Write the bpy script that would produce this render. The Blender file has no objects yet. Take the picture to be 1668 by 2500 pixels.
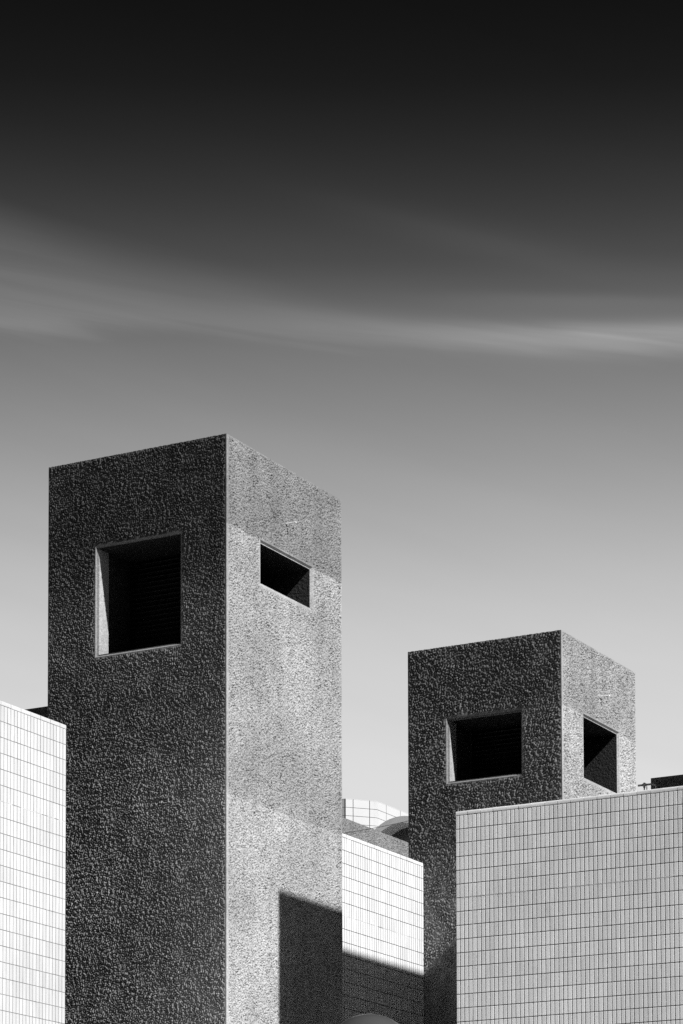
import bpy, bmesh, math, random
import numpy as np
from mathutils import Matrix, Vector

random.seed(7)
rng = np.random.default_rng(11)
SC = bpy.context.scene
COL = SC.collection

# ------------------------------------------------------------------ camera
# world: +X runs along the shaded fronts (towards the right), +Y away along the sunlit sides, Z up
F_PX, W_PX, H_PX, PP_Y = 7120.08, 1668.0, 2500.0, 3016.06
YAW, PITCH, ROLL = math.radians(28.5855), math.radians(3.8017), math.radians(0.13338)
cam_d = bpy.data.cameras.new('camera')
cam_d.sensor_fit = 'HORIZONTAL'
cam_d.sensor_width = 36.0
cam_d.lens = F_PX / W_PX * 36.0
cam_d.shift_y = (PP_Y - H_PX / 2) / W_PX
cam_d.clip_start = 0.5
cam_d.clip_end = 5000.0
cam = bpy.data.objects.new('camera', cam_d)
COL.objects.link(cam)
SC.camera = cam
A_ = Matrix(((math.cos(YAW), math.sin(YAW), 0), (-math.sin(YAW), math.cos(YAW), 0), (0, 0, 1)))
P_ = Matrix(((1, 0, 0), (0, math.cos(PITCH), math.sin(PITCH)), (0, -math.sin(PITCH), math.cos(PITCH))))
R_ = Matrix(((math.cos(ROLL), 0, -math.sin(ROLL)), (0, 1, 0), (math.sin(ROLL), 0, math.cos(ROLL))))
M_ = R_ @ P_ @ A_
right, fwd, up = M_[0].copy(), M_[1].copy(), M_[2].copy()
mw = Matrix((right, up, -fwd)).transposed().to_4x4()
mw.translation = Vector((0, 0, 1.6))
cam.matrix_world = mw

# ------------------------------------------------------------------ light
SUN = Vector((1.0, -0.20, 0.87)).normalized()          # direction towards the sun
sun_d = bpy.data.lights.new('sun', 'SUN')
sun_d.energy = 5.0
sun_d.angle = math.radians(0.55)
sun_d.color = (1.0, 1.0, 1.0)
sun = bpy.data.objects.new('sun', sun_d)
COL.objects.link(sun)
sun.rotation_euler = (-SUN).to_track_quat('-Z', 'Y').to_euler()

world = bpy.data.worlds.new('World')
SC.world = world
world.use_nodes = True
wt = world.node_tree
wt.nodes.clear()


def N(t, kind, **kw):
    n = t.nodes.new(kind)
    for k, v in kw.items():
        setattr(n, k, v)
    return n


def link(t, a, b):
    t.links.new(a, b)


def val(t, op, a, b=None, c=None, clamp=False):
    n = N(t, 'ShaderNodeMath', operation=op, use_clamp=clamp)
    for i, x in enumerate((a, b, c)):
        if x is None:
            continue
        if isinstance(x, (int, float)):
            n.inputs[i].default_value = x
        else:
            link(t, x, n.inputs[i])
    return n.outputs[0]


# black-and-white film sky: the physical sky seen through a deep red filter, so its blue upper part
# goes almost black, with one long veil of cirrus
tc = N(wt, 'ShaderNodeTexCoord')
sky = N(wt, 'ShaderNodeTexSky', sky_type='NISHITA')
sky.sun_disc = False
sky.sun_elevation = math.asin(SUN.z)
sky.sun_rotation = math.atan2(SUN.x, SUN.y)
sky.air_density = 1.0
sky.dust_density = 0.6
sepc = N(wt, 'ShaderNodeSeparateColor')
link(wt, sky.outputs[0], sepc.inputs[0])
sep = N(wt, 'ShaderNodeSeparateXYZ')
link(wt, tc.outputs['Generated'], sep.inputs[0])
hor = val(wt, 'SQRT', val(wt, 'ADD', val(wt, 'MULTIPLY', sep.outputs[0], sep.outputs[0]),
                          val(wt, 'MULTIPLY', sep.outputs[1], sep.outputs[1])))
elev = val(wt, 'DIVIDE', sep.outputs[2], val(wt, 'MAXIMUM', hor, 0.001))
ramp = N(wt, 'ShaderNodeValToRGB')
ramp.color_ramp.interpolation = 'B_SPLINE'
cr = ramp.color_ramp
link(wt, val(wt, 'DIVIDE', elev, 0.7, clamp=True), ramp.inputs[0])


def s2l(v):
    v = v / 255.0
    return v / 12.92 if v <= 0.04045 else ((v + 0.055) / 1.055) ** 2.4


# elevation (tangent) -> tone of the film sky
SKY_STOPS = [(0.0, 224), (0.12, 221), (0.204, 214), (0.2328, 210), (0.2544, 203), (0.2776, 194), (0.2936, 185),
             (0.3096, 172), (0.3271, 158), (0.3471, 141), (0.3626, 128), (0.3783, 115), (0.3901, 100), (0.4019, 84),
             (0.4095, 75), (0.4252, 60), (0.441, 48), (0.4567, 37), (0.4744, 26), (0.5042, 17), (0.70, 14)]
while len(cr.elements) < len(SKY_STOPS):
    cr.elements.new(0.5)
for e, (p, v) in zip(cr.elements, SKY_STOPS):
    e.position = p / 0.7
    e.color = (s2l(v),) * 3 + (1,)
base_sky = N(wt, 'ShaderNodeRGBToBW')
link(wt, ramp.outputs[0], base_sky.inputs[0])
# azimuth measured from the heading of the street, in the same tangent-like unit as the elevation
az = N(wt, 'ShaderNodeMath', operation='ARCTAN2')
hx = val(wt, 'ADD', val(wt, 'MULTIPLY', sep.outputs[0], math.cos(YAW)), val(wt, 'MULTIPLY', sep.outputs[1], math.sin(YAW)))
hy = val(wt, 'ADD', val(wt, 'MULTIPLY', sep.outputs[0], -math.sin(YAW)), val(wt, 'MULTIPLY', sep.outputs[1], math.cos(YAW)))
link(wt, hx, az.inputs[0])
link(wt, hy, az.inputs[1])
azo = az.outputs[0]
# streaky noise, long in azimuth
comb = N(wt, 'ShaderNodeCombineXYZ')
link(wt, val(wt, 'MULTIPLY', azo, 6.0), comb.inputs[0])
link(wt, val(wt, 'ADD', val(wt, 'MULTIPLY', elev, 46.0), val(wt, 'MULTIPLY', azo, 14.0)), comb.inputs[1])
nz = N(wt, 'ShaderNodeTexNoise')
nz.inputs['Scale'].default_value = 1.0
nz.inputs['Detail'].default_value = 3.0
nz.inputs['Roughness'].default_value = 0.45
nz.inputs['Distortion'].default_value = 0.5
link(wt, comb.outputs[0], nz.inputs['Vector'])
nfac = val(wt, 'SUBTRACT', nz.outputs[0], 0.5)
comb2 = N(wt, 'ShaderNodeCombineXYZ')
link(wt, val(wt, 'MULTIPLY', azo, 9.0), comb2.inputs[0])
link(wt, val(wt, 'ADD', val(wt, 'MULTIPLY', elev, 190.0), val(wt, 'MULTIPLY', azo, 26.0)), comb2.inputs[1])
nz2 = N(wt, 'ShaderNodeTexNoise')
nz2.inputs['Scale'].default_value = 1.0
nz2.inputs['Detail'].default_value = 5.0
nz2.inputs['Roughness'].default_value = 0.55
nz2.inputs['Distortion'].default_value = 0.8
link(wt, comb2.outputs[0], nz2.inputs['Vector'])
fib = val(wt, 'SUBTRACT', nz2.outputs[0], 0.5)


def maprange0(t, v, a, b, c=0.0, d=1.0):
    n = N(t, 'ShaderNodeMapRange')
    n.interpolation_type = 'SMOOTHSTEP'
    link(t, v, n.inputs[0])
    for i, x in enumerate((a, b, c, d)):
        n.inputs[i + 1].default_value = x
    return n.outputs[0]


def veil(c0, c1, c2, up_w, dn_w, amp, nstr, az0=None, azw=None):
    """soft band of cirrus: centre c0 + c1 a + c2 a^2, sharper above than below (or the reverse)"""
    ctr = val(wt, 'ADD', val(wt, 'ADD', val(wt, 'MULTIPLY', azo, c1), c0),
              val(wt, 'MULTIPLY', val(wt, 'MULTIPLY', azo, azo), c2))
    d = val(wt, 'SUBTRACT', elev, ctr)
    d = val(wt, 'ADD', d, val(wt, 'MULTIPLY', nfac, nstr))
    u = val(wt, 'DIVIDE', val(wt, 'MAXIMUM', d, 0.0), up_w)
    l = val(wt, 'DIVIDE', val(wt, 'MINIMUM', d, 0.0), dn_w)
    g = val(wt, 'EXPONENT', val(wt, 'MULTIPLY', val(wt, 'ADD', val(wt, 'MULTIPLY', u, u), val(wt, 'MULTIPLY', l, l)), -1.0))
    g = val(wt, 'MULTIPLY', g, amp)
    if az0 is not None:
        q = val(wt, 'DIVIDE', val(wt, 'SUBTRACT', azo, az0), azw)
        g = val(wt, 'MULTIPLY', g, val(wt, 'EXPONENT', val(wt, 'MULTIPLY', val(wt, 'MULTIPLY', q, q), -1.0)))
    return g


# main sheet: a wedge with a soft upper edge falling to the right and a level lower edge
e_n = val(wt, 'ADD', val(wt, 'ADD', elev, val(wt, 'MULTIPLY', nfac, 0.016)), val(wt, 'MULTIPLY', fib, 0.006))
azc = val(wt, 'MINIMUM', val(wt, 'MAXIMUM', azo, -0.2), 0.2)
azq = val(wt, 'MULTIPLY', azc, azc)
top_e = val(wt, 'ADD', val(wt, 'ADD', val(wt, 'MULTIPLY', azc, -0.156), 0.3957), val(wt, 'MULTIPLY', azq, 0.79))
low_e = val(wt, 'ADD', val(wt, 'ADD', val(wt, 'MULTIPLY', azc, -0.045), 0.3821), val(wt, 'MULTIPLY', azq, -0.38))
m_up = maprange0(wt, val(wt, 'SUBTRACT', top_e, e_n), -0.008, 0.026)
m_lo = maprange0(wt, val(wt, 'SUBTRACT', e_n, low_e), -0.004, 0.006)
amp_az = maprange0(wt, azc, -0.10, 0.12, 0.062, 0.052)
sheet = val(wt, 'MULTIPLY', val(wt, 'MULTIPLY', m_up, m_lo), val(wt, 'MULTIPLY', amp_az, val(wt, 'ADD', val(wt, 'MULTIPLY', fib, 0.9), 1.0)))
v3 = veil(0.3875, -0.118, 0.49, 0.0042, 0.0065, 0.125, 0.006, 0.095, 0.085)
v4 = veil(0.4290, -0.24, 0.0, 0.006, 0.009, 0.012, 0.010, 0.05, 0.05)
v5 = veil(0.3990, -0.10, 0.35, 0.0028, 0.0050, 0.028, 0.008, 0.085, 0.05)
v3 = val(wt, 'MULTIPLY', v3, val(wt, 'ADD', val(wt, 'MULTIPLY', fib, 1.2), 1.0))
cloud = val(wt, 'ADD', val(wt, 'ADD', sheet, v5), val(wt, 'ADD', v3, v4))
tone = val(wt, 'ADD', base_sky.outputs[0], cloud)
tone = val(wt, 'MULTIPLY', tone, val(wt, 'ADD', val(wt, 'MULTIPLY', nfac, 0.10), 1.0))
# the red record of the physical sky, evened out over azimuth, modulates the tone
red = val(wt, 'POWER', val(wt, 'MULTIPLY', val(wt, 'MAXIMUM', sepc.outputs[0], 0.001), 0.95), 0.12)
tone = val(wt, 'MULTIPLY', tone, red)
ccb = N(wt, 'ShaderNodeCombineColor')
for i in range(3):
    link(wt, tone, ccb.inputs[i])
bg = N(wt, 'ShaderNodeBackground')
bg.inputs['Strength'].default_value = 0.637
link(wt, ccb.outputs[0], bg.inputs[0])
wo = N(wt, 'ShaderNodeOutputWorld')
link(wt, bg.outputs[0], wo.inputs[0])

SC.view_settings.view_transform = 'Standard'
SC.view_settings.look = 'None'
SC.view_settings.exposure = 0.65
SC.view_settings.gamma = 1.0
SC.view_settings.use_curve_mapping = False
SC.render.engine = 'CYCLES'
SC.cycles.use_denoising = False
SC.cycles.denoiser = 'OPENIMAGEDENOISE'
SC.cycles.denoising_input_passes = 'RGB_ALBEDO_NORMAL'
SC.cycles.denoising_prefilter = 'ACCURATE'
SC.cycles.max_bounces = 6
SC.cycles.diffuse_bounces = 4


# ------------------------------------------------------------------ materials
def mat(name):
    m = bpy.data.materials.new(name)
    m.use_nodes = True
    t = m.node_tree
    b = t.nodes['Principled BSDF']
    return m, t, b


def noise(t, vec, scale, detail=2.0, rough=0.5, dist=0.0):
    n = N(t, 'ShaderNodeTexNoise')
    n.inputs['Scale'].default_value = scale
    n.inputs['Detail'].default_value = detail
    n.inputs['Roughness'].default_value = rough
    n.inputs['Distortion'].default_value = dist
    link(t, vec, n.inputs['Vector'])
    return n.outputs[0]


def mapping(t, vec, sx, sy, sz):
    mp = N(t, 'ShaderNodeMapping')
    mp.inputs['Scale'].default_value = (sx, sy, sz)
    link(t, vec, mp.inputs[0])
    return mp.outputs[0]


def grey(t, v):
    c = N(t, 'ShaderNodeCombineColor')
    for i in range(3):
        link(t, v, c.inputs[i])
    return c.outputs[0]


def maprange(t, v, a, b, c, d, smooth=True):
    n = N(t, 'ShaderNodeMapRange')
    n.interpolation_type = 'SMOOTHSTEP' if smooth else 'LINEAR'
    link(t, v, n.inputs[0])
    for i, x in enumerate((a, b, c, d)):
        n.inputs[i + 1].default_value = x
    return n.outputs[0]


def concrete(name, albedo, seams=(), lift_shade_tones=(1.0,), bump=0.25, coarse=False, soft=0.03, pit_shade=0.34, relief=False):
    """cast concrete; tone changes by formwork lift, on the fronts also by painted shade, with rain streaks hanging under the joints"""
    m, t, b = mat(name)
    geo = N(t, 'ShaderNodeNewGeometry')
    P = geo.outputs['Position']
    sp = N(t, 'ShaderNodeSeparateXYZ')
    link(t, P, sp.inputs[0])
    Z = sp.outputs[2]
    wob = noise(t, P, 1.7, 2.0)
    zz = val(t, 'ADD', Z, val(t, 'MULTIPLY', val(t, 'SUBTRACT', wob, 0.5), 0.13))
    rag = noise(t, mapping(t, P, 16.0, 16.0, 2.5), 1.0, 3.0, 0.65)
    zz = val(t, 'ADD', zz, val(t, 'MULTIPLY', val(t, 'SUBTRACT', rag, 0.5), 0.16))
    fac = None
    # lifts: list from the bottom up, one more entry than seams
    for i, s in enumerate(seams):
        s, sf = s if isinstance(s, tuple) else (s, soft)
        step = maprange(t, zz, s - sf, s + sf, lift_shade_tones[i], lift_shade_tones[i + 1]) if i == 0 else \
            maprange(t, zz, s - sf, s + sf, 1.0, lift_shade_tones[i + 1] / lift_shade_tones[i])
        fac = step if fac is None else val(t, 'MULTIPLY', fac, step)
    # large soft weather patches and vertical streaks
    patch = maprange(t, noise(t, P, 0.75, 4.0, 0.55), 0.3, 0.72, 0.86, 1.12)
    streak = maprange(t, noise(t, mapping(t, P, 3.2, 3.2, 0.30), 1.0, 3.0, 0.6, 0.4), 0.35, 0.7, 1.05, 0.88)
    grain = maprange(t, noise(t, P, 75.0, 2.0, 0.6), 0.33, 0.67, 0.80, 1.18)
    vo = N(t, 'ShaderNodeTexVoronoi')
    vo.inputs['Scale'].default_value = 46.0
    link(t, P, vo.inputs['Vector'])
    svo = N(t, 'ShaderNodeSeparateColor')
    link(t, vo.outputs['Color'], svo.inputs[0])
    stone = maprange(t, svo.outputs[0], 0.0, 1.0, 0.80, 1.20, False)
    dark = maprange(t, noise(t, P, 35.0, 1.0, 0.5), 0.37, 0.45, pit_shade, 1.0)  # dark specks paint the self-shadow of pits into the colour
    grain = val(t, 'MULTIPLY', grain, dark)
    if relief:      # trowelled margins carry no grain or painted pit shade
        at = N(t, 'ShaderNodeAttribute', attribute_name='relief')
        grain = val(t, 'ADD', 1.0, val(t, 'MULTIPLY', val(t, 'SUBTRACT', grain, 1.0), at.outputs['Fac']))
    v = val(t, 'MULTIPLY', val(t, 'MULTIPLY', patch, streak), val(t, 'MULTIPLY', grain, stone))
    if fac is not None:
        v = val(t, 'MULTIPLY', v, fac)
    v = val(t, 'MULTIPLY', v, albedo, clamp=True)
    link(t, grey(t, v), b.inputs['Base Color'])
    b.inputs['Roughness'].default_value = 0.9
    b.inputs['Specular IOR Level'].default_value = 0.25
    bp = N(t, 'ShaderNodeBump')
    bp.inputs['Strength'].default_value = bump
    bp.inputs['Distance'].default_value = 0.008
    h = noise(t, P, 95.0, 3.0, 0.6)
    if coarse:
        h2 = noise(t, P, 24.0, 2.0, 0.5)
        h = val(t, 'ADD', val(t, 'MULTIPLY', h2, 2.5), h)
        bp.inputs['Strength'].default_value = 0.9
        bp.inputs['Distance'].default_value = 0.012
    link(t, h, bp.inputs['Height'])
    link(t, bp.outputs[0], b.inputs['Normal'])
    return m


CONC = 0.30
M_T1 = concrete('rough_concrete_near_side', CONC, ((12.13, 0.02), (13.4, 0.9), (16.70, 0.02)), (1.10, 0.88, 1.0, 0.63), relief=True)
M_T1F = concrete('rough_concrete_near_front_shaded', 0.155, (12.9, 15.6), (1.5, 1.0, 0.42), soft=1.1, pit_shade=0.8, relief=True)  # low albedo and height gradient paint in the front's shade and bounce light
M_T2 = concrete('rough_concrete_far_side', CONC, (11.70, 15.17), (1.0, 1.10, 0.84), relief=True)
M_T2F = concrete('rough_concrete_far_front_shaded', 0.165, (11.70, 15.2), (1.25, 1.0, 0.8), soft=0.3, pit_shade=0.8, relief=True)  # albedo lowered below the side's to paint in the front's shade
M_CB = concrete('rough_concrete_block', CONC * 0.62, bump=0.3, relief=True)
M_CC = concrete('rough_concrete_plain', CONC, coarse=True)
M_SM = concrete('smooth_concrete_trim', CONC * 1.0, bump=0.08, pit_shade=0.9)
M_SMF = concrete('smooth_trim_shaded', 0.21, bump=0.08, pit_shade=0.9)  # copy of the trim, darkened to paint in the shade on the fronts
M_IN = concrete('inner_concrete_shaded', 0.032, bump=0.5, coarse=True)  # nearly black: the chamber's shade is painted into its concrete


def tile_mat(name, albedo, var=0.08, rough=0.13):
    m, t, b = mat(name)
    geo = N(t, 'ShaderNodeNewGeometry')
    oi = N(t, 'ShaderNodeObjectInfo')
    r = val(t, 'FRACT', val(t, 'ADD', geo.outputs['Random Per Island'], oi.outputs['Random']))
    P = geo.outputs['Position']
    v = val(t, 'ADD', val(t, 'MULTIPLY', val(t, 'SUBTRACT', r, 0.5), var * 2), 1.0)
    r2 = val(t, 'GREATER_THAN', val(t, 'FRACT', val(t, 'MULTIPLY', r, 13.7)), 0.94)
    v = val(t, 'MULTIPLY', v, val(t, 'SUBTRACT', 1.0, val(t, 'MULTIPLY', r2, 0.05)))
    pat = maprange(t, noise(t, P, 0.9, 3.0, 0.5), 0.35, 0.7, 1.03, 0.95)
    stk = maprange(t, noise(t, mapping(t, P, 40.0, 40.0, 1.2), 1.0, 2.0, 0.6), 0.35, 0.7, 1.012, 0.985)
    v = val(t, 'MULTIPLY', v, val(t, 'MULTIPLY', pat, stk))
    v = val(t, 'MULTIPLY', v, albedo, clamp=True)
    link(t, grey(t, v), b.inputs['Base Color'])
    link(t, maprange(t, r, 0, 1, rough * 0.8, rough * 1.5, False), b.inputs['Roughness'])
    b.inputs['IOR'].default_value = 1.62
    bp = N(t, 'ShaderNodeBump')
    bp.inputs['Strength'].default_value = 0.12
    bp.inputs['Distance'].default_value = 0.003
    link(t, noise(t, P, 28.0, 1.0), bp.inputs['Height'])
    link(t, bp.outputs[0], b.inputs['Normal'])
    return m


M_TILE_R = tile_mat('white_glazed_tile_lightened', 0.80, 0.075)  # paler than the other tiles, painting in light this wall lacks
M_TILE = tile_mat('white_glazed_tile', 0.50, 0.08)
M_TILE_C = tile_mat('white_glazed_tile_centre', 0.64, 0.08)  # raised albedo paints extra light into the shaded foot of the wall


def plain(name, v, rough=0.6, metal=0.0, var=0.12, scale=6.0):
    m, t, b = mat(name)
    geo = N(t, 'ShaderNodeNewGeometry')
    n = maprange(t, noise(t, geo.outputs['Position'], scale, 4.0, 0.6), 0.3, 0.7, 1 - var, 1 + var)
    link(t, grey(t, val(t, 'MULTIPLY', n, v, clamp=True)), b.inputs['Base Color'])
    b.inputs['Roughness'].default_value = rough
    b.inputs['Metallic'].default_value = metal
    return m


M_GROUT = plain('dark_grout', 0.022, 0.95, var=0.3, scale=9.0)
M_GROUT2 = plain('grey_grout', 0.13, 0.95, var=0.3, scale=9.0)
M_SEAL = plain('pale_sealant', 0.50, 0.6, var=0.25, scale=14.0)
M_SLAT = plain('dark_metal_slat', 0.008, 0.5, 0.0)
M_STEEL = plain('galvanised_steel', 0.5, 0.45, 0.3)
M_ROD = plain('pale_pipe', 0.85, 0.5)
M_ASPH = plain('asphalt', 0.06, 0.9, var=0.3, scale=3.0)
M_PAVE = plain('paving', 0.32, 0.85, var=0.2, scale=2.0)
M_ROOF = plain('roof_felt', 0.12, 0.9, var=0.25)
M_PANEL = plain('white_panel', 0.46, 0.35, var=0.03, scale=0.6)
M_BACK = plain('panel_backing', 0.04, 0.9)
M_CABLE = plain('black_cable', 0.03, 0.6)
M_ARCH = plain('smooth_render', 0.60, 0.8, var=0.05, scale=3.0)
M_GLASSY, _t, _b = mat('dark_window_glass')
_b.inputs['Base Color'].default_value = (0.07, 0.07, 0.07, 1)
_b.inputs['Roughness'].default_value = 0.2
M_GLOBE, _t, _b = mat('smoked_globe_plastic')
_b.inputs['Base Color'].default_value = (0.055, 0.055, 0.055, 1)
_b.inputs['Roughness'].default_value = 0.22
_b.inputs['Coat Weight'].default_value = 0.1


# ------------------------------------------------------------------ object helpers
def mesh_obj(name, verts, faces, m, parent=None, smooth=False, loc=None):
    me = bpy.data.meshes.new(name)
    me.from_pydata([tuple(v) for v in verts], [], faces)
    me.materials.append(m)
    if smooth:
        me.polygons.foreach_set('use_smooth', [True] * len(me.polygons))
    me.update()
    o = bpy.data.objects.new(name, me)
    COL.objects.link(o)
    if parent:
        o.parent = parent
    if loc:
        o.location = loc
    return o


def thing(name, label, cat, loc=(0, 0, 0), rz=0.0, group=None, kind=None):
    o = bpy.data.objects.new(name, None)
    o.empty_display_size = 0.5
    COL.objects.link(o)
    o.location = loc
    o.rotation_euler = (0, 0, rz)
    o['label'] = label
    o['category'] = cat
    if group:
        o['group'] = group
    if kind:
        o['kind'] = kind
    return o


class MB:
    def __init__(self):
        self.v, self.f = [], []

    def add(self, vs, fs):
        n = len(self.v)
        self.v += [tuple(x) for x in vs]
        self.f += [tuple(i + n for i in f) for f in fs]

    def quad(self, a, b, c, d):
        self.add([a, b, c, d], [(0, 1, 2, 3)])

    def box(self, x0, x1, y0, y1, z0, z1):
        self.add([(x0, y0, z0), (x1, y0, z0), (x1, y1, z0), (x0, y1, z0), (x0, y0, z1), (x1, y0, z1), (x1, y1, z1), (x0, y1, z1)],
                 [(0, 3, 2, 1), (4, 5, 6, 7), (0, 1, 5, 4), (1, 2, 6, 5), (2, 3, 7, 6), (3, 0, 4, 7)])

    def tube(self, pts, r, n=10, caps=True):
        pts = [Vector(p) for p in pts]
        rings = []
        prev = None
        for i, p in enumerate(pts):
            d = (pts[min(i + 1, len(pts) - 1)] - pts[max(i - 1, 0)]).normalized()
            a = prev if prev is not None else (Vector((0, 0, 1)) if abs(d.z) < 0.9 else Vector((0, 1, 0)))
            a = (a - d * a.dot(d)).normalized()
            prev = a
            bb = d.cross(a)
            rings.append([p + (a * math.cos(2 * math.pi * k / n) + bb * math.sin(2 * math.pi * k / n)) * r for k in range(n)])
        vs = [q for rg in rings for q in rg]
        fs = []
        for i in range(len(rings) - 1):
            for k in range(n):
                a0, a1 = i * n + k, i * n + (k + 1) % n
                fs.append((a0, a1, a1 + n, a0 + n))
        if caps:
            fs.append(tuple(range(n - 1, -1, -1)))
            fs.append(tuple((len(rings) - 1) * n + k for k in range(n)))
        self.add(vs, fs)

    def build(self, name, m, parent=None, smooth=False, loc=None):
        return mesh_obj(name, self.v, self.f, m, parent, smooth, loc)


# ------------------------------------------------------------------ rough-cast height field
def bandpass(n, lo, hi, seed):
    r = np.random.default_rng(seed).standard_normal((n, n))
    fx = np.fft.fftfreq(n)[:, None]
    fy = np.fft.fftfreq(n)[None, :]
    fr = np.sqrt(fx * fx + fy * fy) + 1e-9
    wl = 1.0 / fr
    g = np.exp(-(np.log(wl / ((lo + hi) / 2)) / (np.log(hi / lo) * 0.6)) ** 2)
    h = np.fft.ifft2(np.fft.fft2(r) * g).real
    return h / h.std()


NF = 1024
F_A = bandpass(NF, 2.8, 4.4, 1)
F_B = bandpass(NF, 6.0, 10.0, 2)
F_C = bandpass(NF, 40.0, 90.0, 3)
F_D = bandpass(NF, 2.05, 2.7, 4)
F_E = bandpass(NF, 22.0, 60.0, 5)
FIELD = (np.tanh(0.95 * F_A + 0.3 * F_B) + 0.26 * F_D) * np.clip(1.0 + 0.22 * F_E, 0.5, 1.5) + 0.14 * F_B + 0.08 * F_C


def axis(breaks, step):
    out = [breaks[0]]
    for a, b in zip(breaks[:-1], breaks[1:]):
        k = max(1, int(round((b - a) / step)))
        out += list(a + (b - a) * (np.arange(1, k + 1) / k))
    return np.array(out)


def skin(name, parent, m, plane, width, z_fine, z_top, step, amp, holes=(), off=(0, 0), z_bottom=0.0,
         margins=(0.03, 0.055, 0.012), seams=()):
    """rough-cast face of a wall. plane 'front': local x along, y = 0 looking -y;
    plane 'side': along local y at x = given, looking +x. holes: (a0, a1, z0, z1)"""
    kind, pos, s0 = plane
    br_s = sorted({0.0, width, *[h[0] for h in holes], *[h[1] for h in holes]})
    br_z = sorted({z_fine, z_top, *[h[2] for h in holes], *[h[3] for h in holes]})
    S = axis(br_s, step)
    Zs = axis(br_z, step)
    ns, nzz = len(S), len(Zs)
    ii = (np.arange(ns) + off[0]) % NF
    jj = (np.arange(nzz) + off[1]) % NF
    h = FIELD[np.ix_(ii, jj)].copy()
    SS, ZZ = np.meshgrid(S, Zs, indexing='ij')

    def ss(x):
        x = np.clip(x, 0, 1)
        return x * x * (3 - 2 * x)
    mk = ss((SS - margins[0]) / 0.025 + 1) * (SS > 1e-6)
    mk = np.minimum(mk, ss((SS - margins[0]) / 0.02))
    mk = np.minimum(mk, ss((width - margins[1] - SS) / 0.02))
    mk = np.minimum(mk, ss((z_top - margins[2] - ZZ) / 0.02))
    mk = np.minimum(mk, ss((ZZ - z_fine) / 0.02))
    for (a0, a1, b0, b1) in holes:
        dx = np.maximum(np.maximum(a0 - SS, SS - a1), 0)
        dz = np.maximum(np.maximum(b0 - ZZ, ZZ - b1), 0)
        mk = np.minimum(mk, ss((np.sqrt(dx * dx + dz * dz) - 0.018) / 0.03))
    out = amp * (h * mk)
    ZZ = ZZ - (ZZ > z_top - 1e-6) * 0.007 * np.clip(0.6 + FIELD[(np.arange(ns) * 1) % NF, 5][:, None] * 0.6, 0, 1.2)
    for s in seams:       # formwork joints: shallow groove
        gr = np.exp(-((ZZ - s - 0.008 * np.sin(SS * 3.1)) / 0.022) ** 2)
        out = out * (1 - 0.35 * gr) - 0.0025 * gr * mk
    if kind == 'front':
        co = np.stack([SS + s0, pos - out, ZZ], -1).reshape(-1, 3)
    else:
        co = np.stack([pos + out, SS + s0, ZZ], -1).reshape(-1, 3)
    idx = np.arange(ns * nzz).reshape(ns, nzz)
    cs = 0.5 * (S[1:] + S[:-1])[:, None]
    cz = 0.5 * (Zs[1:] + Zs[:-1])[None, :]
    keep = np.ones((ns - 1, nzz - 1), bool)
    for (a0, a1, b0, b1) in holes:
        keep &= ~((cs > a0) & (cs < a1) & (cz > b0) & (cz < b1))
    q = np.stack([idx[:-1, :-1], idx[1:, :-1], idx[1:, 1:], idx[:-1, 1:]], -1)[keep]
    nq = len(q)
    nv = len(co)
    # coarse plain continuation down to the ground
    if kind == 'front':
        ex = [(s0, pos, z_bottom), (s0 + width, pos, z_bottom), (s0 + width, pos, z_fine), (s0, pos, z_fine)]
    else:
        ex = [(pos, s0, z_bottom), (pos, s0 + width, z_bottom), (pos, s0 + width, z_fine), (pos, s0, z_fine)]
    extra = z_fine > z_bottom + 1e-3
    if extra:
        co = np.vstack([co, np.array(ex)])
        q = np.vstack([q, [[nv, nv + 1, nv + 2, nv + 3]]])
        nq += 1
    me = bpy.data.meshes.new(name)
    me.vertices.add(len(co))
    me.vertices.foreach_set('co', co.astype(np.float32).ravel())
    me.loops.add(nq * 4)
    me.loops.foreach_set('vertex_index', q.astype(np.int32).ravel())
    me.polygons.add(nq)
    me.polygons.foreach_set('loop_start', (np.arange(nq) * 4).astype(np.int32))
    me.polygons.foreach_set('loop_total', np.full(nq, 4, np.int32))
    me.polygons.foreach_set('use_smooth', np.ones(nq, bool))
    me.materials.append(m)
    at = me.attributes.new('relief', 'FLOAT', 'POINT')
    rv = np.ones(len(co), np.float32)
    rv[:ns * nzz] = mk.ravel()
    at.data.foreach_set('value', rv)
    me.update(calc_edges=True)
    o = bpy.data.objects.new(name, me)
    COL.objects.link(o)
    o.parent = parent
    return o


def opening_frame(parent, kind, pos, rect, m):
    """splayed smooth margin, narrow flat face and short reveal round an opening"""
    a0, a1, b0, b1 = rect
    rings = [(0.0, 0.0), (0.024, 0.028), (0.034, 0.028), (0.050, 0.10)] if kind == 'front' else \
        [(0.0, 0.0), (0.034, 0.034), (0.047, 0.034), (0.050, 0.10)]
    mb = MB()
    pts = []
    for ins, dep in rings:
        r = [(a0 + ins, b0 + ins), (a1 - ins, b0 + ins), (a1 - ins, b1 - ins), (a0 + ins, b1 - ins)]
        for s, z in r:
            pts.append((s, pos + dep, z) if kind == 'front' else (pos - dep, s, z))
    fs = []
    for i in range(3):
        for k in range(4):
            k2 = (k + 1) % 4
            fs.append((i * 4 + k, i * 4 + k2, i * 4 + 4 + k2, i * 4 + 4 + k))
    mb.add(pts, fs)
    return mb.build('window_frame', m, parent)


# ------------------------------------------------------------------ ground
g = MB()
g.quad((-900, -300, 0), (900, -300, 0), (900, 1500, 0), (-900, 1500, 0))
o = g.build('ground', M_ASPH)
o['kind'] = 'structure'
g = MB()
g.box(-34, -10, 22, 60, -0.05, 0.12)
o = g.build('pavement', M_PAVE)
o['kind'] = 'structure'


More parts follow.
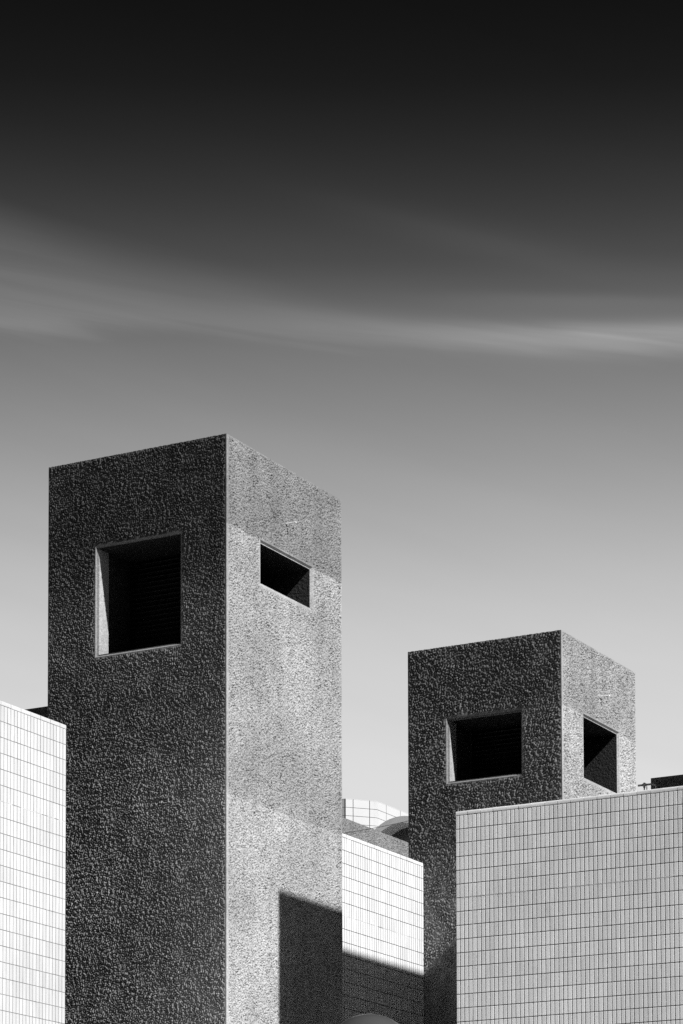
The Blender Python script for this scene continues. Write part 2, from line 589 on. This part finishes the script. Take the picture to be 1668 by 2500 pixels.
# ------------------------------------------------------------------ concrete towers
def tower(loc, w, d, top, m, mf, z_fine_f, z_fine_s, step_f, step_s, win_f, win_s, seams, louvre_y, label, pipe, amp, side_off):
    t = thing('concrete_tower', label, 'tower', (loc[0], loc[1], 0.0), 0.0, 'roughcast concrete shaft towers')
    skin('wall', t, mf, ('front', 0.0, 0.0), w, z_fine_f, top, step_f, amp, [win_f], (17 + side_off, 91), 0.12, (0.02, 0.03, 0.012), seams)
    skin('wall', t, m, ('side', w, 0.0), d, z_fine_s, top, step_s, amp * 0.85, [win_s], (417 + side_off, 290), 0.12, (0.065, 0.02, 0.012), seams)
    b = MB()
    b.quad((0, d, 0.12), (0, 0, 0.12), (0, 0, top), (0, d, top))
    b.build('wall', M_CC, t)
    b = MB()
    b.quad((w, d, 0.12), (0, d, 0.12), (0, d, top), (w, d, top))
    b.build('wall', M_CC, t)
    b = MB()
    b.quad((0, 0, top - .008), (w, 0, top - .008), (w, d, top - .008), (0, d, top - .008))
    b.build('roof', M_ROOF, t)
    # thick inner walls round the open chamber behind the two openings
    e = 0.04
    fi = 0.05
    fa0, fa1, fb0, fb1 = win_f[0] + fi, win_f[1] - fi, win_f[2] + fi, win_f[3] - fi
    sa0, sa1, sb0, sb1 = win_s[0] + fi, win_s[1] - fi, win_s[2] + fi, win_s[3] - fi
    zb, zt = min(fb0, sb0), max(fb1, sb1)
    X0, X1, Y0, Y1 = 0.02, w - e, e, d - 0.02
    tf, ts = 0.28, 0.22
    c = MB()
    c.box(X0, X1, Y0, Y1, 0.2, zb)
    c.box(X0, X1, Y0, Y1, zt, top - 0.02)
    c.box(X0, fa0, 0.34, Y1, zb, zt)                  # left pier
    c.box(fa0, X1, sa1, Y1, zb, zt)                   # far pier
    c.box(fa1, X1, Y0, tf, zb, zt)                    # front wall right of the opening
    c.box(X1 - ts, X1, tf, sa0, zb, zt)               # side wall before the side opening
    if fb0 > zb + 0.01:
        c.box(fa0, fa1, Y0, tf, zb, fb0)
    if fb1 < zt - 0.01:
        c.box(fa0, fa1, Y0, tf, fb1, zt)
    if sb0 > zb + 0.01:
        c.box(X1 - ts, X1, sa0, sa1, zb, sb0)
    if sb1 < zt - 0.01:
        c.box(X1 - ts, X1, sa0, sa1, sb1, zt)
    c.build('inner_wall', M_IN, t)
    c = MB()
    c.box(X0, fa0, Y0, 0.338, zb + 0.002, zt - 0.002)
    c.build('reveal', M_SM, t)  # lighter lining where sun strikes the jamb; deeper wall has shade painted in
    opening_frame(t, 'front', 0.0, win_f, M_SMF)
    opening_frame(t, 'side', w, win_s, M_SM)
    # louvre deep in the chamber
    lv = MB()
    lx0, lx1 = fa0 + 0.01, X1 - ts - 0.01
    lv.box(lx0, lx1, louvre_y + 0.16, louvre_y + 0.19, zb + 0.01, zt - 0.01)
    lv.box(lx0, lx0 + 0.04, louvre_y, louvre_y + 0.158, zb + 0.01, zt - 0.01)
    lvo = lv.build('louvre', M_SLAT, t)
    me = None
    n = int((zt - zb - 0.06) / 0.085)
    for i in range(n):
        z = zb + 0.07 + i * 0.085
        if me is None:
            s = MB()
            L = lx1 - lx0 - 0.05
            s.add([(0, 0, 0), (L, 0, 0), (L, 0.10, 0.075), (0, 0.10, 0.075), (0, 0.004, -0.006), (L, 0.004, -0.006), (L, 0.104, 0.069), (0, 0.104, 0.069)],
                  [(0, 1, 2, 3), (7, 6, 5, 4), (0, 4, 5, 1), (1, 5, 6, 2), (2, 6, 7, 3), (3, 7, 4, 0)])
            so = s.build('slat', M_SLAT, lvo)
            me = so.data
        else:
            so = bpy.data.objects.new('slat', me)
            COL.objects.link(so)
            so.parent = lvo
        so.location = (lx0 + 0.045, louvre_y + 0.02, z)
    # small overflow pipe on the sunlit side
    p = MB()
    py, pz, pl = pipe
    p.tube([(w - 0.05, py, pz), (w + pl, py, pz)], 0.014, 10)
    p.build('overflow_pipe', M_ROD, t)
    return t


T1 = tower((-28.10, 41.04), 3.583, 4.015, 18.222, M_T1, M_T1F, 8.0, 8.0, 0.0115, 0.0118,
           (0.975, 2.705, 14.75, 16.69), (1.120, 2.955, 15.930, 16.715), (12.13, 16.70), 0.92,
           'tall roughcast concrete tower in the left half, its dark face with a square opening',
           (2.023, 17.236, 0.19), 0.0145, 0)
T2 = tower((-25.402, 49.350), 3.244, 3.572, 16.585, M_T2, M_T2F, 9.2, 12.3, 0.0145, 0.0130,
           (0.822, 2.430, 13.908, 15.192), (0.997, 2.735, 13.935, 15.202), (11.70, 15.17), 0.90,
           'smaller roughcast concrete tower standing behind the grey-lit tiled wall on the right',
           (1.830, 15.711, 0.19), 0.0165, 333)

# stair tower standing on the right building just beyond the frame; its shadow falls on the near tower
t = thing('stair_tower', 'plain roughcast stair tower rising from the roof of the right building beyond the rails', 'tower', (-15.518, 40.974, 0))
b = MB()
b.quad((0, 0, 10.9), (5, 0, 10.9), (5, 0, 18.62), (0, 0, 18.62))
b.quad((0, 9.5, 10.9), (0, 0, 10.9), (0, 0, 18.62), (0, 9.5, 18.62))
b.quad((5, 0, 10.9), (5, 9.5, 10.9), (5, 9.5, 18.62), (5, 0, 18.62))
b.quad((5, 9.5, 10.9), (0, 9.5, 10.9), (0, 9.5, 18.62), (5, 9.5, 18.62))
b.build('wall', M_CC, t)
b = MB()
b.quad((0, 0, 18.62), (5, 0, 18.62), (5, 9.5, 18.62), (0, 9.5, 18.62))
b.build('roof', M_ROOF, t)


# ------------------------------------------------------------------ tiled buildings
def in_frame(p):
    q = M_ @ (Vector(p) - Vector((0, 0, 1.6)))
    x = W_PX / 2 + F_PX * q.x / q.y
    y = PP_Y - F_PX * q.z / q.y
    return -12 < x < W_PX + 12 and -20 < y < H_PX + 20


def tile_geom(w, h, th=0.0080, bev=0.0030):
    x, z = w / 2, h / 2
    vs = [(-x, 0, -z), (x, 0, -z), (x, 0, z), (-x, 0, z),
          (-x, -th * 0.7, -z), (x, -th * 0.7, -z), (x, -th * 0.7, z), (-x, -th * 0.7, z),
          (-x + bev, -th, -z + bev), (x - bev, -th, -z + bev), (x - bev, -th, z - bev), (-x + bev, -th, z - bev)]
    fs = [(8, 9, 10, 11)]
    for a, b in ((0, 4), (4, 8)):
        for k in range(4):
            k2 = (k + 1) % 4
            fs.append((a + k, a + k2, b + k2, b + k))
    return vs, fs


def bullnose_geom(w, h, out=0.017, depth=0.16):
    """coping tile: rounded nose over the face of the wall, flat top running back"""
    prof = [(0.0, 0.0), (-out * 0.8, 0.0), (-out, h * 0.18), (-out, h * 0.55), (-out * 0.75, h * 0.80), (-out * 0.2, h * 0.95), (depth * 0.15, h), (depth, h), (depth, 0.0)]
    n = len(prof)
    vs = [(-w / 2, y, z) for y, z in prof] + [(w / 2, y, z) for y, z in prof]
    fs = [(i, (i + 1) % n, (i + 1) % n + n, i + n) for i in range(n)]
    fs += [tuple(range(n - 1, -1, -1)), tuple(range(n, 2 * n))]
    return vs, fs


def tiled_building(label, loc, rz, length, thick, cols0, pw, ph, z_first, z_cop, n_rows, pale_row, pale_cols, cop_h, roof_z,
                   n_cols, first_w=None, gx=0.0125, gz=0.0095, th=0.007, grout=None, nose=0.015, tm=None, side_tiles=False, cop_phase=0, from_end=False, wall_z0=0.12):
    """local x along the tiled wall, outside is -y. cols0 = x of the first joint; rows counted down from z_first"""
    tm = tm or M_TILE
    t = thing('tiled_building', label, 'building', (loc[0], loc[1], 0), rz, 'buildings clad in narrow white tiles')
    b = MB()
    b.box(0, length, 0, thick, wall_z0, roof_z)
    b.box(0, length, 0, 0.16, roof_z, z_cop)
    b.box(0, 0.16, 0.162, thick, roof_z, z_cop)
    b.box(length - 0.16, length, 0.162, thick, roof_z, z_cop)
    b.build('wall', grout or M_GROUT, t)
    b = MB()
    b.quad((0.161, 0.161, roof_z + .01), (length - 0.161, 0.161, roof_z + .01), (length - 0.161, thick, roof_z + .01), (0.161, thick, roof_z + .01))
    b.build('roof', M_ROOF, t)
    M4 = Matrix.Translation((loc[0], loc[1], 0)) @ Matrix.Rotation(rz, 4, 'Z')
    sites = []
    for c in range(n_cols):
        x0 = cols0 + c * pw
        for r in range(n_rows):
            z1 = z_first[0] if r == 0 else z_first[1] - (r - 1) * ph
            z0 = z_first[1] - r * ph
            sites.append((c, r, x0 + pw / 2, (z0 + z1) / 2, pw, z1 - z0))
    if first_w:
        for r in range(n_rows):
            z1 = z_first[0] if r == 0 else z_first[1] - (r - 1) * ph
            z0 = z_first[1] - r * ph
            x_c = cols0 - first_w / 2 if not from_end else cols0 + n_cols * pw + first_w / 2
            sites.append((-1, r, x_c, (z0 + z1) / 2, first_w, z1 - z0))
    camp = Vector((0, 0, 1.6))
    vis = []
    for i, s in enumerate(sites):
        p = M4 @ Vector((s[2], 0, s[3]))
        if in_frame(p):
            vis.append(((p - camp).length, i))
    vis.sort()
    single = {i for _, i in vis[:298]}
    cache = {}
    sv, sf = [], []
    for i, (c, r, x, z, wd, hh) in enumerate(sites):
        w_, h_ = wd - gx, hh - gz
        rx, rzz = random.gauss(0, 0.004), random.gauss(0, 0.007)
        dy = random.uniform(-0.0006, 0.0006)
        if i in single:
            key = (round(w_, 4), round(h_, 4))
            if key not in cache:
                vs, fs = tile_geom(w_, h_, th)
                me = bpy.data.meshes.new('tile')
                me.from_pydata(vs, [], fs)
                me.materials.append(tm)
                cache[key] = me
            o = bpy.data.objects.new('tile', cache[key])
            COL.objects.link(o)
            o.parent = t
            o.location = (x, -0.0005 + dy, z)
            o.rotation_euler = (rx, 0, rzz)
        else:
            vs, fs = tile_geom(w_, h_, th)
            n0 = len(sv)
            sv += [(x + vx, -0.0005 + dy + vy + rx * vz - rzz * vx * -1, z + vz) for vx, vy, vz in vs]
            sf += [tuple(k + n0 for k in f) for f in fs]
    o = mesh_obj('tile_field', sv, sf, tm, t)
    o['kind'] = 'stuff'
    if side_tiles:          # the return wall, tiled the same way
        sv, sf = [], []
        y = 0.02
        while y + pw < thick:
            for r in range(n_rows):
                z1 = z_first[0] if r == 0 else z_first[1] - (r - 1) * ph
                z0 = z_first[1] - r * ph
                vs, fs = tile_geom(pw - gx, z1 - z0 - gz, th)
                dy = random.uniform(-0.0006, 0.0006)
                n0 = len(sv)
                sv += [(-0.0005 + dy + vy, y + pw / 2 - vx, (z0 + z1) / 2 + vz) for vx, vy, vz in vs]
                sf += [tuple(k + n0 for k in f) for f in fs]
            y += pw
        o = mesh_obj('tile_field', sv, sf, tm, t)
        o['kind'] = 'stuff'
    # pale sealant in the movement joints
    if pale_row is not None:
        z = z_first[1] - (pale_row - 1) * ph
        s = MB()
        x = 0.0
        while x < length - 0.01:
            L = random.uniform(0.05, 0.3)
            x2 = min(length, x + L)
            if random.random() < 0.93:
                s.box(x, x2, -th - 0.0008, 0.001, z - 0.0045 + random.uniform(-.001, .001), z + 0.0040 + random.uniform(-.001, .001))
            x = x2 + random.choice((0.0, 0.002, 0.012))
        s.build('expansion_joint', M_SEAL, t)
    for pc in pale_cols:
        s = MB()
        s.box(pc - 0.0040, pc + 0.0030, -th - 0.0008, 0.001, 0.5, z_first[0])
        s.build('expansion_joint', M_SEAL, t)
    # coping
    cme = {}
    x = cols0 + cop_phase * pw
    k = 0
    breaks = [0.0]
    while x < length - 0.02:
        if x > 0.03:
            breaks.append(x)
        x += 3 * pw
    breaks.append(length)
    for a, bq in zip(breaks[:-1], breaks[1:]):
        wd = round(bq - a - 0.009, 3)
        if wd not in cme:
            vs, fs = bullnose_geom(wd, cop_h, nose)
            me = bpy.data.meshes.new('coping_tile')
            me.from_pydata(vs, [], fs)
            me.materials.append(tm)
            cme[wd] = me
        o = bpy.data.objects.new('coping_tile', cme[wd])
        COL.objects.link(o)
        o.parent = t
        o.location = ((a + bq) / 2, random.uniform(-0.002, 0.002), z_cop + random.uniform(-0.0015, 0.0015))
        o.rotation_euler = (random.gauss(0, 0.004), random.gauss(0, 0.003), random.gauss(0, 0.004))
    return t


# right building: tiled front in glancing light
tiled_building('white tiled building on the right, its front grey in glancing light, roof rails above', (-20.037, 40.55), 0.0,
               10.6, 10.9, 0.067, 0.07324, 0.2174, (11.190, 10.973), 11.193, 49, 6, (0.2925,), 0.064, 10.9,
               143, first_w=0.067, cop_phase=2, tm=M_TILE_R, side_tiles=True, gx=0.0140, gz=0.0130, nose=0.009)
# centre building: sunlit wall with a shadow across its foot, between the two towers
tiled_building('white tiled building between the two towers, sunlit above and crossed by a shadow below', (-25.083, 45.35), math.pi / 2,
               3.995, 2.2, 0.03, 0.08834, 0.2410, (12.355, 12.117), 12.358, 49, 6, (), 0.066, 12.0,
               44, first_w=0.078, cop_phase=1, from_end=True, gx=0.0140, gz=0.0115, th=0.0022, nose=0.006, tm=M_TILE_C)
# left building: brilliantly lit wall
tiled_building('brilliant white tiled building at the left edge, in front of the tall tower', (-26.058, 28.60), math.pi / 2,
               9.986, 5.0, 0.02, 0.09057, 0.2515, (12.863, 12.606), 12.866, 49, 6, (), 0.066, 12.5,
               109, first_w=0.09, cop_phase=0, from_end=True, gx=0.0120, gz=0.0105, th=0.0022, grout=M_GROUT2, nose=0.006)


# ------------------------------------------------------------------ rough concrete blocks behind
def block(name, label, x0, x1, y0, y1, z1, front=None, side=None, m=M_CB, amp=0.010):
    t = thing(name, label, 'building', (x0, y0, 0))
    w, d = x1 - x0, y1 - y0
    if front:
        skin('wall', t, m, ('front', 0.0, 0.0), w, front[0], z1, front[1], amp, (), (700, 500), 0.12, (0.03, 0.03, 0.012))
    else:
        b = MB(); b.quad((0, 0, 0.12), (w, 0, 0.12), (w, 0, z1), (0, 0, z1)); b.build('wall', M_CC, t)
    if side:
        skin('wall', t, m, ('side', w, 0.0), d, side[0], z1, side[1], amp, (), (100, 800), 0.12, (0.03, 0.03, 0.012))
    else:
        b = MB(); b.quad((w, 0, 0.12), (w, d, 0.12), (w, d, z1), (w, 0, z1)); b.build('wall', M_CC, t)
    b = MB()
    b.quad((0, d, 0.12), (0, 0, 0.12), (0, 0, z1), (0, d, z1))
    b.quad((w, d, 0.12), (0, d, 0.12), (0, d, z1), (w, d, z1))
    b.build('wall', M_CC, t)
    b = MB(); b.quad((0, 0, z1), (w, 0, z1), (w, d, z1), (0, d, z1)); b.build('roof', M_ROOF, t)
    return t


block('concrete_block', 'dark roughcast concrete block peeping out between the left tiled wall and the tall tower',
      -33.0, -28.25, 42.54, 46.5, 14.482, front=(13.4, 0.014))
block('concrete_block', 'sloping strip of roughcast concrete roofline above the middle tiled wall, below the arch',
      -33.0, -29.083, 51.8, 60.5, 14.49, side=(12.9, 0.0145), m=M_CB)
b = block('concrete_block', 'dark roughcast concrete block behind the rails at the right edge',
          -18.165, -15.53, 44.0, 46.5, 12.262, front=(11.2, 0.014), m=M_T2F)

# ------------------------------------------------------------------ pipe rail on the right roof
t = thing('handrail', 'bent steel pipe rail with a tee joint standing on the right roof behind the coping', 'handrail', (-17.45, 42.0, 10.9))
z = 0.782
m_ = MB()
arc = [(0.13 + 0.075 * math.sin(a), 0, z - 0.075 + 0.075 * math.cos(a)) for a in [math.pi / 2 * k / 8 for k in range(9)]]
m_.tube([(-0.105, 0, z), (0.0, 0, z)] + arc + [(0.215, 0, 0.0)], 0.016, 12)
m_.build('rail', M_STEEL, t, smooth=True)
m_ = MB()
m_.tube([(0.0, 0, z), (0.0, 0, 0)], 0.010, 10)
m_.build('post', M_STEEL, t, smooth=True)
m_ = MB()
m_.tube([(0.030, 0.03, z - 0.02), (0.030, 0.03, 0)], 0.007, 10)
m_.build('post', M_STEEL, t, smooth=True)
m_ = MB()
m_.tube([(-0.028, 0, z), (-0.012, 0, z), (0.012, 0, z), (0.034, 0, z)], 0.023, 12)
m_.tube([(0.0, 0, z - 0.045), (0.0, 0, z + 0.034)], 0.018, 12)
m_.build('tee_joint', M_STEEL, t)


# ------------------------------------------------------------------ far panelled building
def at_depth(px, py, D):
    q = M_.transposed() @ Vector(((px - W_PX / 2) / F_PX * D, D, -(py - PP_Y) / F_PX * D))
    return q + Vector((0, 0, 1.6))


t = thing('panel_building', 'far white panelled building with a rounded corner seen between the two towers', 'building', (-70.0, 130.0, 0))
O = Vector((-70.0, 130.0, 0))
KD = 150.0
p1 = Vector((-47.125 * 1.5, 86.823 * 1.5, 0))
p2 = Vector((-46.185 * 1.506, 87.342 * 1.506, 0))
ztop = 1.6 + (23.17 - 1.6) * 1.5
p0 = p1 + Vector((-9.0, 0, 0))
p3 = p2 + Vector((0.0, 16.0, 0))
dir1 = (p2 - p1).normalized()
dir2 = Vector((0, 1, 0))
cut = 0.16
pa, pb = p2 - dir1 * cut, p2 + dir2 * cut
curve = [((1 - s) ** 2) * pa + 2 * s * (1 - s) * p2 + s * s * pb for s in [k / 6 for k in range(7)]]
path = [p1] + curve + [p3]


def along(path, a, b):
    """points of the polyline between arc lengths a and b"""
    out, s = [], 0.0
    for q0, q1 in zip(path[:-1], path[1:]):
        L = (q1 - q0).length
        if s + L > a and s < b:
            u0 = max(0.0, (a - s) / L)
            u1 = min(1.0, (b - s) / L)
            if not out:
                out.append(q0.lerp(q1, u0))
            out.append(q0.lerp(q1, u1))
        s += L
    return out


def ribbon(mb, pts, z0, z1, off=0.0):
    for q0, q1 in zip(pts[:-1], pts[1:]):
        n = Vector(((q1 - q0).y, -(q1 - q0).x, 0)).normalized() * off
        a, b_ = q0 + n - O, q1 + n - O
        mb.quad((a.x, a.y, z0), (b_.x, b_.y, z0), (b_.x, b_.y, z1), (a.x, a.y, z1))


mb = MB()
ribbon(mb, [p0, p1], 0.0, ztop)
ribbon(mb, path, 0.0, ztop)
back = [p3, p3 + Vector((-9, 0, 0)), p0]
ribbon(mb, back, 0.0, ztop)
mb.build('wall', M_BACK, t)
mb = MB()
pl = [p - O for p in [p0, p1] + curve + [p3, p3 + Vector((-9, 0, 0))]]
mb.add([(p.x, p.y, ztop) for p in pl], [tuple(range(len(pl)))])
mb.build('roof', M_ROOF, t)
total = sum((b2 - a2).length for a2, b2 in zip(path[:-1], path[1:]))
sec1 = (p2 - p1).length
b1, b2_ = sec1 * (861.7 - 843) / 76.5, sec1 * (902 - 843) / 76.5
pan_w = b2_ - b1
col_b = [0.0, b1, b2_]
x = b2_
while x < total - pan_w * 0.6:
    x += pan_w * (1.55 if abs(x - b2_) < 1e-6 else 1.75)
    col_b.append(min(x, total))
ph = 0.431
row_b = [ztop, ztop - 0.03] + [ztop - 0.03 - ph * k for k in range(1, 9)]
for a, bq in zip(col_b[:-1], col_b[1:]):
    for z1, z0 in zip(row_b[:-1], row_b[1:]):
        mb = MB()
        ribbon(mb, along(path, a + 0.016, bq - 0.016), z0 + (0.022 if z1 - z0 > .1 else 0.006), z1 - 0.0, 0.03)
        mb.build('panel', M_PANEL, t)
for k in range(12):
    x0 = -9.0 + k * 0.75
    for z1, z0 in zip(row_b[1:-1], row_b[2:]):
        q0, q1 = p1 + Vector((x0, 0, 0)), p1 + Vector((x0 + 0.72, 0, 0))
        mb = MB()
        ribbon(mb, [q0, q1], z0 + 0.022, z1, 0.03)
        mb.build('panel', M_PANEL, t)
mb = MB()
ribbon(mb, path, 0.0, row_b[-1], 0.03)
o = mb.build('lower_wall', M_PANEL, t)

# ------------------------------------------------------------------ arched rooflight
q = at_depth(979.0, 1992.6, 70.0)
R = 1.12
t = thing('arched_rooflight', 'round-headed rooflight with a grey rim and dark glass left of the smaller tower', 'rooflight', (q.x, q.y, q.z - R))


def arch_pts(r, n=32):
    return [(-r * math.cos(math.pi * k / n), r * math.sin(math.pi * k / n)) for k in range(n + 1)]


def arch_shell(ro, ri, y0, y1, leg):
    po = [(-ro, -leg)] + arch_pts(ro) + [(ro, -leg)]
    pi_ = [(-ri, -leg)] + arch_pts(ri) + [(ri, -leg)]
    n = len(po)
    vs = [(x, y0, z) for x, z in po] + [(x, y0, z) for x, z in pi_] + [(x, y1, z) for x, z in po] + [(x, y1, z) for x, z in pi_]
    fs = []
    for i in range(n - 1):
        fs += [(i + n, i + n + 1, i + 1, i), (i, i + 1, i + 1 + 2 * n, i + 2 * n), (i + n + 1, i + n, i + 3 * n, i + 3 * n + 1), (i + 2 * n, i + 2 * n + 1, i + 3 * n + 1, i + 3 * n)]
    return vs, fs


mb = MB()
mb.add(*arch_shell(R, R - 0.16, 0.0, 3.0, 1.6))
mb.build('rim', M_ARCH, t, smooth=False)
mb = MB()
pts = [(-(R - .155), -1.6)] + arch_pts(R - 0.155) + [((R - .155), -1.6)]
mb.add([(x, 0.55, z) for x, z in pts], [tuple(range(len(pts)))])
mb.build('pane', M_GLASSY, t)
mb = MB()
mb.box(-4, 9, -0.5, 12, -(q.z - R) + 0.12, -1.6)
mb.build('base', M_ARCH, t)

# ------------------------------------------------------------------ slack cable between the towers
t = thing('cable', 'thin black cable strung between the two concrete towers above the middle tiled wall', 'cable', (-26.0, 45.0, 12.6))
a = Vector((-25.6, 45.06, 12.05))
mb = MB()
ca, cb = at_depth(834.5, 2032.5, 53.5), at_depth(999.0, 2004.0, 56.3)
ca = ca + (ca - cb) * 0.35
pts = []
for k in range(25):
    s = k / 24
    pp = ca.lerp(cb, s)
    pp.z -= 0.10 * 4 * s * (1 - s) * 0.25
    pts.append(pp - Vector((-26.0, 45.0, 12.6)))
mb.tube(pts, 0.0055, 6)
mb.build('wire', M_CABLE, t)

# ------------------------------------------------------------------ globe street lamp, only its crown in the frame
q = at_depth(902.0, 2476.5, 20.0)
R = 0.325
t = thing('street_lamp', 'smoked globe street lamp whose crown pokes up at the bottom between the towers', 'street lamp', (q.x, q.y, 0))
prof = []
n = 24
for k in range(n + 1):
    a = -math.pi / 2 * 0.92 + (math.pi / 2 * 1.92) * k / n
    prof.append((R * math.cos(a), q.z - R + R * math.sin(a)))


def lathe(prof, seg=48):
    vs, fs = [], []
    for r, z in prof:
        for s in range(seg):
            an = 2 * math.pi * s / seg
            vs.append((r * math.cos(an), r * math.sin(an), z))
    for i in range(len(prof) - 1):
        for s in range(seg):
            s2 = (s + 1) % seg
            fs.append((i * seg + s, i * seg + s2, (i + 1) * seg + s2, (i + 1) * seg + s))
    return vs, fs


mb = MB(); mb.add(*lathe(prof)); mb.build('globe', M_GLOBE, t, smooth=True)
zb = q.z - 2 * R
mb = MB(); mb.add(*lathe([(0.0, zb - .02), (0.14, zb - .02), (0.16, zb + .03), (0.13, zb + .06), (0.06, zb + .06)], 24)); mb.build('collar', M_STEEL, t)
mb = MB(); mb.tube([(0, 0, 0), (0, 0, zb)], 0.045, 16); mb.build('pole', M_STEEL, t, smooth=True)


# ------------------------------------------------------------------ unseen blocks added to cut low sky light on shaded faces
def sky_blocker(label, x0, x1, y0, y1, h, face):
    """plain block added to hold back low sky light; face = 'back' puts the window bands on +y, 'left' on -x"""
    t = thing('added_sky_blocker', label, 'building', (x0, y0, 0), 0.0, 'added blocks that cut low sky light')
    w, d = x1 - x0, y1 - y0
    b = MB()
    b.box(0, w, 0, d, 0.0, h)
    b.box(-0.1, w + 0.1, -0.1, d + 0.1, h + 0.003, h + 0.35)
    b.build('wall', M_BLOCKER, t)
    L = w if face == 'back' else d
    n, fl = int(L // 3.2), int((h - 1.5) // 3.4)
    gm, fm = None, None
    for f in range(fl):
        for k in range(n):
            p = (k + 0.5) * L / n
            z = 1.9 + f * 3.4
            if gm is None:
                q = MB()
                q.box(-1.15, 1.15, -0.04, 0.06, -1.0, 1.0)
                q.build('tmp', M_GLASSY)
                o = bpy.data.objects['tmp']
                gm = o.data
                bpy.data.objects.remove(o)
            o = bpy.data.objects.new('window', gm)
            COL.objects.link(o)
            o.parent = t
            if face == 'back':
                o.location = (p, d, z)
            else:
                o.location = (0.0, p, z)
                o.rotation_euler = (0, 0, math.pi / 2)
    return t


M_BLOCKER = plain('sky_blocker_wall', 0.10, 0.9, var=0.2, scale=1.5)
sky_blocker('long unseen block added behind the viewer to cut low sky light', -95.0, 70.0, -34.0, -14.0, 33.0, 'back')
sky_blocker('unseen block added to the east to cut low sky light', 34.0, 52.0, -8.0, 84.0, 15.0, 'left')
